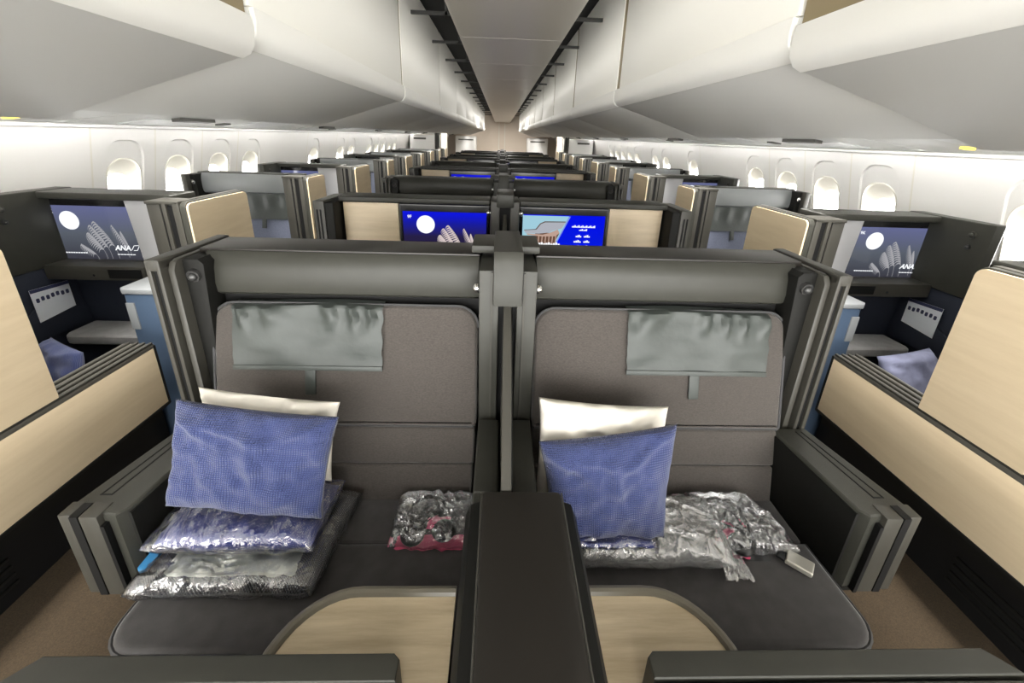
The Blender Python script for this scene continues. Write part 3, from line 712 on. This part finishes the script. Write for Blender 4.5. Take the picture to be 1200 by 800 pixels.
def window_monitor(s, label, group=None):
    t = thing('window_monitor_unit', label, 'monitor', (s*2.2, 2.35, 0), group)
    A = lambda nm, mb, m, par=t, lab=None: part(nm, mb.mirror(s), m, par, lab)
    A('unit_body', MB().box(1.80, 2.56, 2.36, 2.46, .02, 1.235), 'shell_dark')
    A('top_ledge', MB().box(1.80, 2.57, 2.27, 2.47, 1.232, 1.268, .010, 3), 'shell')
    A('pale_panel', MB().prism([(1.805, .80), (2.045, .80), (2.075, 1.235), (1.805, 1.235)][::-1], 'Y', 2.300, 2.37, bev=.004), 'greypanel', t, 'pale grey panel beside the screen')
    b = A('bezel', MB().box(2.04, 2.565, 2.325, 2.38, .835, 1.234, .012, 3), 'bezel')
    xa, xb = (2.065, 2.545) if s > 0 else (-2.545, -2.065)
    scr = part('screen', MB().fan([(xa, 2.3235, .885), (xb, 2.3235, .885), (xb, 2.3235, 1.190), (xa, 2.3235, 1.190)]), 'scr_glare_grey', b, 'lit screen with glare greyed into its picture')
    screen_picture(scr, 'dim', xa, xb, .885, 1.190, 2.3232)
    sh = A('shelf', MB().box(1.97, 2.50, 2.19, 2.36, .805, .885, .006), 'frame')
    A('shelf_slot', MB().box(1.985, 2.16, 2.186, 2.195, .82, .87), 'black', sh)
    A('shelf_button', MB().cyl((2.24, 2.192, .835), (2.24, 2.186, .835), .006), 'chrome', sh)
    w_ = A('side_wing', MB().prism([(2.492, 2.47), (2.492, 2.04), (2.505, 2.005), (2.54, 1.995), (2.575, 2.02), (2.58, 2.47)][::-1], 'Z', .868, 1.272, bev=.010, seg=3), 'shell')
    for z, rr in ((1.205, .02), (1.14, .014)):
        A('reading_lamp', MB().cyl((2.494, 2.085, z), (2.482, 2.085, z), rr, rr*.9, 16).ball((2.482, 2.085, z), rr*.6), 'lamp' if z < 1.2 else 'frame', w_)
    A('lower_wing', MB().box(2.505, 2.55, 1.62, 2.45, .02, .866, .004), 'pocket')
    A('literature_pocket', MB().prism([(1.9, .5), (1.9, .60), (2.02, .64), (2.12, .70), (2.30, .74), (2.36, .5)], 'X', 2.484, 2.498, bev=.002), 'pocket')
    A('footwell_back', MB().box(1.80, 2.5, 2.34, 2.36, .02, .81), 'pocket')
    return t
def ottoman(s, label, group=None):
    t = thing('ottoman', label, 'ottoman', (s*2.2, 2.2, 0), group)
    part('cushion', MB().prism(rrect(1.90, 2.46, 2.12, 2.33, (.05, .05, .02, .02)), 'Z', .44, .50, bev=.02, seg=3).mirror(s), 'ottoman', t)
    part('base', MB().box(1.92, 2.44, 2.16, 2.33, 0, .44).mirror(s), 'pocket', t); return t
def blue_console(s, label, group=None):
    t = thing('storage_console', label, 'console', (s*1.74, 2.0, 0), group)
    part('body', MB().prism([(1.64, 1.90), (1.835, 1.90), (1.86, 1.925), (1.86, 2.085), (1.64, 2.085)][::-1], 'Z', .0, .845, bev=.008).mirror(s), 'bluebox', t)
    part('lid', MB().prism([(1.636, 1.892), (1.84, 1.892), (1.868, 1.92), (1.868, 2.09), (1.636, 2.09)][::-1], 'Z', .846, .872, bev=.008).mirror(s), 'shell_w', t)
    part('hinge_plate', MB().box(1.80, 1.84, 1.894, 1.902, .66, .80, .002).mirror(s), 'shell_w', t)
    return t
SIDE = {-1: 'on the blanket-stack side', 1: 'on the belt-buckle side'}
for s in (-1, 1):
    base = [side_wall(s, 'low oak-faced suite wall with metal ledge and black kick panel %s' % SIDE[s]),
            door(s, .955, 1.29, 'tall oak door panel standing on the low suite wall %s' % SIDE[s]),
            door(s, 2.105, 2.61, 'oak sliding door panel beside the pale grey panel of the suite %s' % SIDE[s]),
            suite_post(s, .955, 1.285, 'grooved grey post behind the tall oak door panel %s' % SIDE[s]),
            suite_post(s, 2.10, 2.61, 'grooved grey post between oak door and screen of the suite %s' % SIDE[s]),
            window_seat(s, 'window seat beside the tall oak door panel %s' % SIDE[s]),
            window_monitor(s, 'window suite monitor unit with glare greyed into its screen %s' % SIDE[s]),
            ottoman(s, 'pale grey footrest cushion under the greyed screen %s' % SIDE[s]),
            blue_console(s, 'blue storage console with pale lid %s' % SIDE[s])]
    names = ['low oak-faced suite wall in the %s row of window suites', 'oak door panel beside the %s row of window seat shells', 'oak sliding door panel past the %s row of window seats',
             'grooved grey post beside the %s row of window seat shells', 'grooved grey post past the %s row of window seats', 'grey-blue window seat with pleated headrest cover, %s row',
             'window suite monitor unit past the %s row of window seats', 'pale grey footrest past the %s row of window seats', 'blue storage console past the %s row of window seats']
    for r in range(1, ROWS):
        for o, nm in zip(base, names):
            if r > 1 and o.name.startswith(('ottoman', 'storage')): continue
            if r == ROWS-1 and o.name.startswith('window_monitor'): continue
            dup(o, (0, P*r, 0), nm % ORD[r]+', '+SD[s], (nm % ORD[r])+' on both sides')
    # forward-facing seat cushion and its pillow in the suite
    t = thing('business_seat', 'dark seat cushion inside the window suite %s' % SIDE[s], 'seat', (s*2.15, 1.65, 0))
    part('seat_cushion', MB().box(1.78, 2.48, 1.44, 1.88, .33, .45, .02, 3).mirror(s), 'cushion', t)
    part('seat_base', MB().box(1.80, 2.46, 1.44, 1.88, 0, .33).mirror(s), 'black', t)
    # safety card
    t = thing('safety_card', 'white and navy safety card in the dark pocket of the suite %s' % SIDE[s], 'card', (s*2.48, 2.16, .6))
    part('card_sheet', MB().prism([(2.07, .60), (2.07, .782), (2.27, .772), (2.27, .62)], 'X', 2.479, 2.482).mirror(s), 'paper', t)
    ink = MB().prism([(2.07, .764), (2.07, .782), (2.27, .772), (2.27, .754)], 'X', 2.4775, 2.479)
    random.seed(3)
    for k in range(7):
        y = 2.085+k*.026; z = .715+.012*random.random(); ink.prism(rrect(y, y+.016, z-.012, z+.012, .005, 2), 'X', 2.4775, 2.479)
    part('card_print', ink.mirror(s), 'ink', t)

# ------------------------------------------------------------------ soft goods
def pillow(mb, tl, tr, br, bl, th, nrm, seed, nu=64, nv=48, wr=.010, pinch=.05, back=.6):
    tl, tr, br, bl, nrm = map(Vector, (tl, tr, br, bl, nrm)); nrm.normalize()
    ex = (tr-tl).normalized(); ez = (tl-bl).normalized()
    def sur(sg):
        def fn(u, v):
            a, b = 2*u-1, 2*v-1
            k = 1-pinch*(1-abs(a)**2)*abs(b)**6; k2 = 1-pinch*(1-abs(b)**2)*abs(a)**6
            uu, vv = .5+.5*a*k2, .5+.5*b*k
            p = (bl*(1-uu)+br*uu)*(1-vv)+(tl*(1-uu)+tr*uu)*vv
            env = max(0, (1-abs(a)**3.2))**.55*max(0, (1-abs(b)**3.2))**.55
            q = Vector((u*5+seed, v*4, seed*1.7))
            w1 = wr*(noise.noise(q)*1.6+noise.noise(q*2.3)*.8+.35*(1-abs(noise.noise(q*1.3+Vector((3, 1, 0)))*2.2)))
            cr = wr*1.2*sum(math.exp(-((a-ca)*math.cos(th0)+(b-cb)*math.sin(th0))**2/.006)*math.exp(-((a-ca)**2+(b-cb)**2)/.25) for ca, cb, th0 in ((-.7, .6, .9), (.6, .7, 2.2), (.1, .1, .2), (-.2, .55, 1.3)))
            return p+nrm*(sg*(th*env*(1 if sg > 0 else back))+(w1+cr)*min(1, env*2.5)*(1 if sg > 0 else .3))
        return fn
    mb.grid(sur(1), nu, nv)
    f = sur(-1); mb.grid(lambda u, v: f(1-u, v), nu, nv)
    bmesh.ops.remove_doubles(mb.bm, verts=mb.bm.verts, dist=2e-4)
    return mb
# left seat: blue pillow, white pillow, wrapped blue blanket, wrapped navy blanket
LN = (0.05, -.95, .38)
single('blue_pillow', pillow(MB(), (-.895, .965, .925), (-.466, .97, .868), (-.503, .87, .602), (-.912, .865, .655), .05, LN, 1.0), 'blue', (-.7, .9, .57),
       'blue knitted pillow leaning on a white pillow atop the wrapped blankets', 'pillow', smooth=0)
single('white_pillow', pillow(MB(), (-.885, 1.035, .915), (-.492, 1.045, .862), (-.52, .985, .62), (-.87, .975, .66), .035, LN, 2.0), 'cotton', (-.66, 1.0, .6),
       'white pillow mostly hidden behind the smooth blue pillow on stacked blankets', 'pillow', smooth=0)
def slab(mb, x0, x1, y0, y1, z0, z1, seed, wr=.004, nu=48, nv=30, sk=0.0, rnd=.16, top_t=0.0, ridge=0.0, rs=(5, 4)):
    """soft folded pack: rounded slab with wrinkled top"""
    def rdg(u, v):
        if not ridge: return 0.0
        q = Vector((u*rs[0]+seed*3.1, v*rs[1]+seed, seed*.7)); q += Vector((noise.noise(q*.9), noise.noise(q*.9+Vector((7, 0, 0))), 0))*.7
        a = max(0, 1-abs(noise.noise(q))*3.2)**2; b = max(0, 1-abs(noise.noise(q*2.1+Vector((3, 5, 1))))*3.2)**2
        return ridge*(a+.5*b-.35)
    def fn(sg):
        def g(u, v):
            a, b = 2*u-1, 2*v-1
            env = max(0, 1-abs(a)**(1/rnd))**.5*max(0, 1-abs(b)**(1/rnd))**.5
            x = x0+(x1-x0)*u+sk*v; y = y0+(y1-y0)*v
            q = Vector((u*9+seed, v*6, seed)); zm = (z0+z1)/2
            if sg > 0: z = zm+(z1-zm)*env+wr*env*(noise.noise(q)+.7*noise.noise(q*2.5)+.8*math.sin(u*46+5*noise.noise(q))*noise.noise(q*.8))+top_t*v+rdg(u, v)*env
            else: z = zm-(zm-z0)*env
            return Vector((x+.006*noise.noise(q*1.2), y+.008*noise.noise(q*1.1+Vector((4, 4, 4))), z))
        return g
    mb.grid(fn(1), nu, nv); f = fn(-1); mb.grid(lambda u, v: f(1-u, v), nu, nv)
    bmesh.ops.remove_doubles(mb.bm, verts=mb.bm.verts, dist=2e-4); return mb
t = thing('wrapped_blanket', 'dark navy knitted blanket in clear wrap with printed band, bottom of the stack', 'blanket', (-.74, .88, .45))
part('blanket', slab(MB(), -.965, -.505, .752, 1.05, .452, .522, 3, .002, rnd=.1, sk=.03), 'navy', t)
part('printed_band', slab(MB(), -.90, -.535, .770, .842, .50, .5245, 3, .001, 20, 8, rnd=.08), 'label', t, 'pale printed band')
part('blue_sticker', MB().prism(rrect(-.962, -.935, .79, .842, .006), 'Z', .505, .522), 'labelblue', t)
part('plastic_wrap', slab(MB(), -.972, -.495, .744, 1.06, .4505, .529, 5, .003, 130, 80, rnd=.1, sk=.03, ridge=.007, rs=(5, 4)), 'film', t)
fin = MB(); fin.grid(lambda u, v: Vector((-.50+.03*u+.012*noise.noise(Vector((u*9, v*2, 1)))+.012*v, .75+.32*u, .458+.075*v*(1-.4*abs(2*u-1)**4)+.008*noise.noise(Vector((u*12, v, 3))))), 40, 5)
part('wrap_fold', fin, 'film', t)
t = thing('wrapped_blue_blanket', 'bright blue folded blanket in crinkled clear wrap between pillow and navy blanket', 'blanket', (-.74, .9, .525))
part('blanket', slab(MB(), -.93, -.515, .812, 1.02, .533, .610, 8, .004, rnd=.22), 'bluewrap', t)
part('plastic_wrap', slab(MB(), -.950, -.500, .800, 1.03, .531, .620, 9, .004, 130, 60, rnd=.22, ridge=.012, rs=(9, 2.2)), 'film', t)
# right seat
RN = (-.08, -.93, .36)
single('blue_pillow', pillow(MB(), (.092, .935, .820), (.487, .955, .868), (.462, .86, .548), (.13, .845, .575), .055, RN, 5.0), 'blue', (.3, .9, .55),
       'blue basket-weave pillow leaning on a white pillow beside the silvery wrapped blanket', 'pillow', smooth=0)
single('white_pillow', pillow(MB(), (.098, 1.035, .895), (.505, 1.06, .848), (.49, .975, .56), (.09, .955, .56), .045, RN, 6.0), 'cotton', (.3, 1.0, .56),
       'white pillow rising well above the basket-weave blue pillow', 'pillow', smooth=0)
t = thing('wrapped_grey_blanket', 'grey blanket in shiny crinkled silvery wrap lying on the seat', 'blanket', (.45, .9, .45))
part('blanket', slab(MB(), .12, .63, .832, 1.02, .452, .535, 12, .004, rnd=.25, sk=.02), 'greyblanket', t)
part('plastic_wrap', slab(MB(), .10, .665, .815, 1.04, .4505, .546, 13, .006, 140, 80, rnd=.25, sk=.02, ridge=.014, rs=(8, 3)), 'film2', t)
part('wrap_end', MB().grid(lambda u, v: Vector((.63+.085*u, .80+.12*v+.012*noise.noise(Vector((u*7, v*9, 2))), .4535+.05*(1-u)*math.sin(PI*v)+.012*abs(noise.noise(Vector((u*8, v*14, 5))))+.004)), 20, 24), 'film2', t)
t = thing('wrapped_blue_blanket', 'bright blue folded wrap corner pinned under the basket-weave blue pillow', 'blanket', (.3, .87, .54))
part('blanket', slab(MB(), .11, .42, .826, .93, .545, .566, 15, .002, rnd=.12), 'bluewrap', t)
part('plastic_wrap', slab(MB(), .10, .43, .820, .94, .5435, .570, 16, .004, rnd=.12), 'film', t)
# headphone bags
def headphones(c, r, ax, label, tilt=.25):
    t = thing('headphones', label, 'headphones', (c[0], c[1], .452))
    c = Vector(c); e1 = Vector((math.cos(ax), math.sin(ax), 0)); e2 = Vector((-math.sin(ax), math.cos(ax), tilt)).normalized()
    arc = [c+e1*r*math.cos(a)+e2*r*1.05*math.sin(a) for a in [(-.25+1.5*k/18)*PI for k in range(19)]]
    part('headband', MB().tube(arc, .0055, 8), 'hp', t)
    for k in (0, -1): part('ear_cup', MB().ball(arc[k]+Vector((0, 0, .008)), .037, (1, 1, .6), 16), 'hp', t)
    cab = [c+Vector((.05*math.cos(a*.9)*(1-a/20), .04*math.sin(a*1.1), .01+.003*math.sin(a*2))) for a in [k*.5 for k in range(20)]]
    part('cable', MB().tube(cab, .002, 6), 'hp', t); return t
headphones((-.235, .985, .475), .066, .15, 'black headphones inside the clear bag with pink pouch by the centre divider')
single('amenity_pouch', slab(MB(), -.322, -.10, .893, .938, .451, .463, 21, .002, 30, 20, rnd=.1), 'pink', (-.2, .94, .451),
       'bright pink pouch under the headphones in the clear bag by the divider', 'pouch')
single('pink_tag', slab(MB(), -.235, -.165, .945, .985, .474, .483, 22, .001, 10, 8, rnd=.15), 'pink', (-.2, .96, .474),
       'small pink card lying between the bagged headphone cups by the divider', 'card')
single('plastic_bag', slab(MB(), -.338, -.09, .885, 1.07, .4505, .512, 23, .006, 90, 80, rnd=.16, ridge=.012, rs=(4, 4)), 'film3', (-.2, .98, .45),
       'crinkled clear plastic bag holding headphones and pink pouch by the divider', 'bag')
headphones((.70, .965, .485), .075, -.5, 'black headphones inside the clear bag next to the belt buckle')
single('amenity_pouch', slab(MB(), .64, .74, .865, .965, .451, .465, 25, .002, 20, 20, rnd=.12), 'pink', (.7, .9, .451),
       'pale pink pouch inside the clear bag next to the belt buckle', 'pouch')
single('plastic_bag', slab(MB(), .60, .885, .865, 1.06, .4505, .525, 26, .008, 100, 80, rnd=.2, sk=-.05, ridge=.016, rs=(5, 4)), 'film3', (.74, .95, .45),
       'crinkled clear plastic bag of headphones next to the metal belt buckle', 'bag')
t = thing('seat_belt', 'seat belt with silver metal buckle lying on the seat', 'seat belt', (.86, .85, .448))
part('buckle', MB().box(-.034, .034, -.024, .024, 0, .018, .006, 3, Matrix.Translation((.872, .843, .458)) @ Matrix.Rotation(-.75, 4, 'Z')), 'buckle', t)
part('buckle_slot', MB().box(-.058, -.036, -.02, .02, 0, .006, .002, 2, Matrix.Translation((.872, .843, .462)) @ Matrix.Rotation(-.75, 4, 'Z')), 'hp', t)
part('strap', MB().grid(lambda u, v: Vector((.80-.14*u, .86+.022*v-.0*u, .4525+.002*v)), 6, 2), 'hp', t)
t = thing('seat_belt', 'black belt end with small wire clasp tucked at the seat back', 'seat belt', (.86, .99, .448))
part('strap', MB().box(-.045, .045, -.025, .025, 0, .008, .003, 2, Matrix.Translation((.855, 1.0, .449)) @ Matrix.Rotation(-.5, 4, 'Z')), 'hp', t)
part('clasp', MB().tube([Vector((.842, .985, .462))+Vector((.018*a, .014*b, 0)) for a, b in ((-1, -1), (1, -1), (1, 1), (-1, 1))], .002, 6, True), 'chrome', t)
# suite pillows
single('blue_pillow', pillow(MB(), (-2.14, 1.80, .66), (-1.86, 1.66, .66), (-1.83, 1.58, .48), (-2.2, 1.66, .48), .07, (.2, -.8, .6), 31, 24, 18), 'blue', (-2.0, 1.7, .48),
       'blue wrapped pillow behind the low wall on the blanket-stack side', 'pillow', smooth=0)
single('white_pillow', pillow(MB(), (-2.08, 1.58, .60), (-1.86, 1.50, .60), (-1.84, 1.45, .455), (-2.1, 1.53, .455), .03, (.2, -.8, .6), 32, 20, 16), 'cotton', (-2.0, 1.5, .455),
       'white pillow corner behind the low wall on the blanket-stack side', 'pillow', smooth=0)
single('blue_pillow', pillow(MB(), (1.84, 1.74, .66), (2.16, 1.80, .68), (2.2, 1.62, .48), (1.83, 1.62, .48), .08, (-.2, -.8, .6), 33, 24, 18), 'lavender', (2.0, 1.7, .48),
       'lavender blue pillow behind the low wall on the belt-buckle side', 'pillow', smooth=0)
single('white_pillow', pillow(MB(), (1.86, 1.50, .60), (2.08, 1.56, .60), (2.1, 1.5, .455), (1.84, 1.45, .455), .03, (-.2, -.8, .6), 34, 20, 16), 'cotton', (2.0, 1.5, .455),
       'white pillow corner behind the low wall on the belt-buckle side', 'pillow', smooth=0)

# ------------------------------------------------------------------ far end: monuments, curtains
for s in (-1, 1):
    sd = SD[s]
    t = thing('galley_monument', 'white cabinet wall with dark handle line past the last row, %s' % sd, 'cabinet', (s*2.35, 13.0, 0))
    part('cabinet_body', MB().box(1.95, 2.66, 12.6, 13.8, 0, 1.605).mirror(s), 'white', t)
    part('handle_recess', MB().box(2.2, 2.55, 12.585, 12.6, 1.48, 1.53).mirror(s), 'bracket', t)
    c = MB(); c.grid(lambda u, v: Vector((1.80+.14*u, 12.55+.03*math.sin(u*22), 0.05+v*1.62)), 30, 2); 
    single('curtain', c.mirror(s), 'bracket', (s*1.87, 12.55, .05), 'dark gathered curtain hanging by the white cabinet wall, %s' % sd, 'curtain')
    single('door_jamb', MB().box(1.62, 1.78, 12.7, 12.9, 0, 2.3).mirror(s), 'beige', (s*1.7, 12.8, 0), 'beige partition edge beside the dark curtain, %s' % sd, 'partition')
    t = thing('bulkhead_locker', 'small white locker with dark line against the beige bulkhead, %s' % sd, 'cabinet', (s*1.75, 21.0, 0))
    part('locker_body', MB().box(1.25, 2.2, 20.6, 21.95, 0, 1.60, .05).mirror(s), 'white', t)
    part('locker_line', MB().box(1.35, 2.05, 20.58, 20.61, 1.42, 1.47).mirror(s), 'bracket', t)
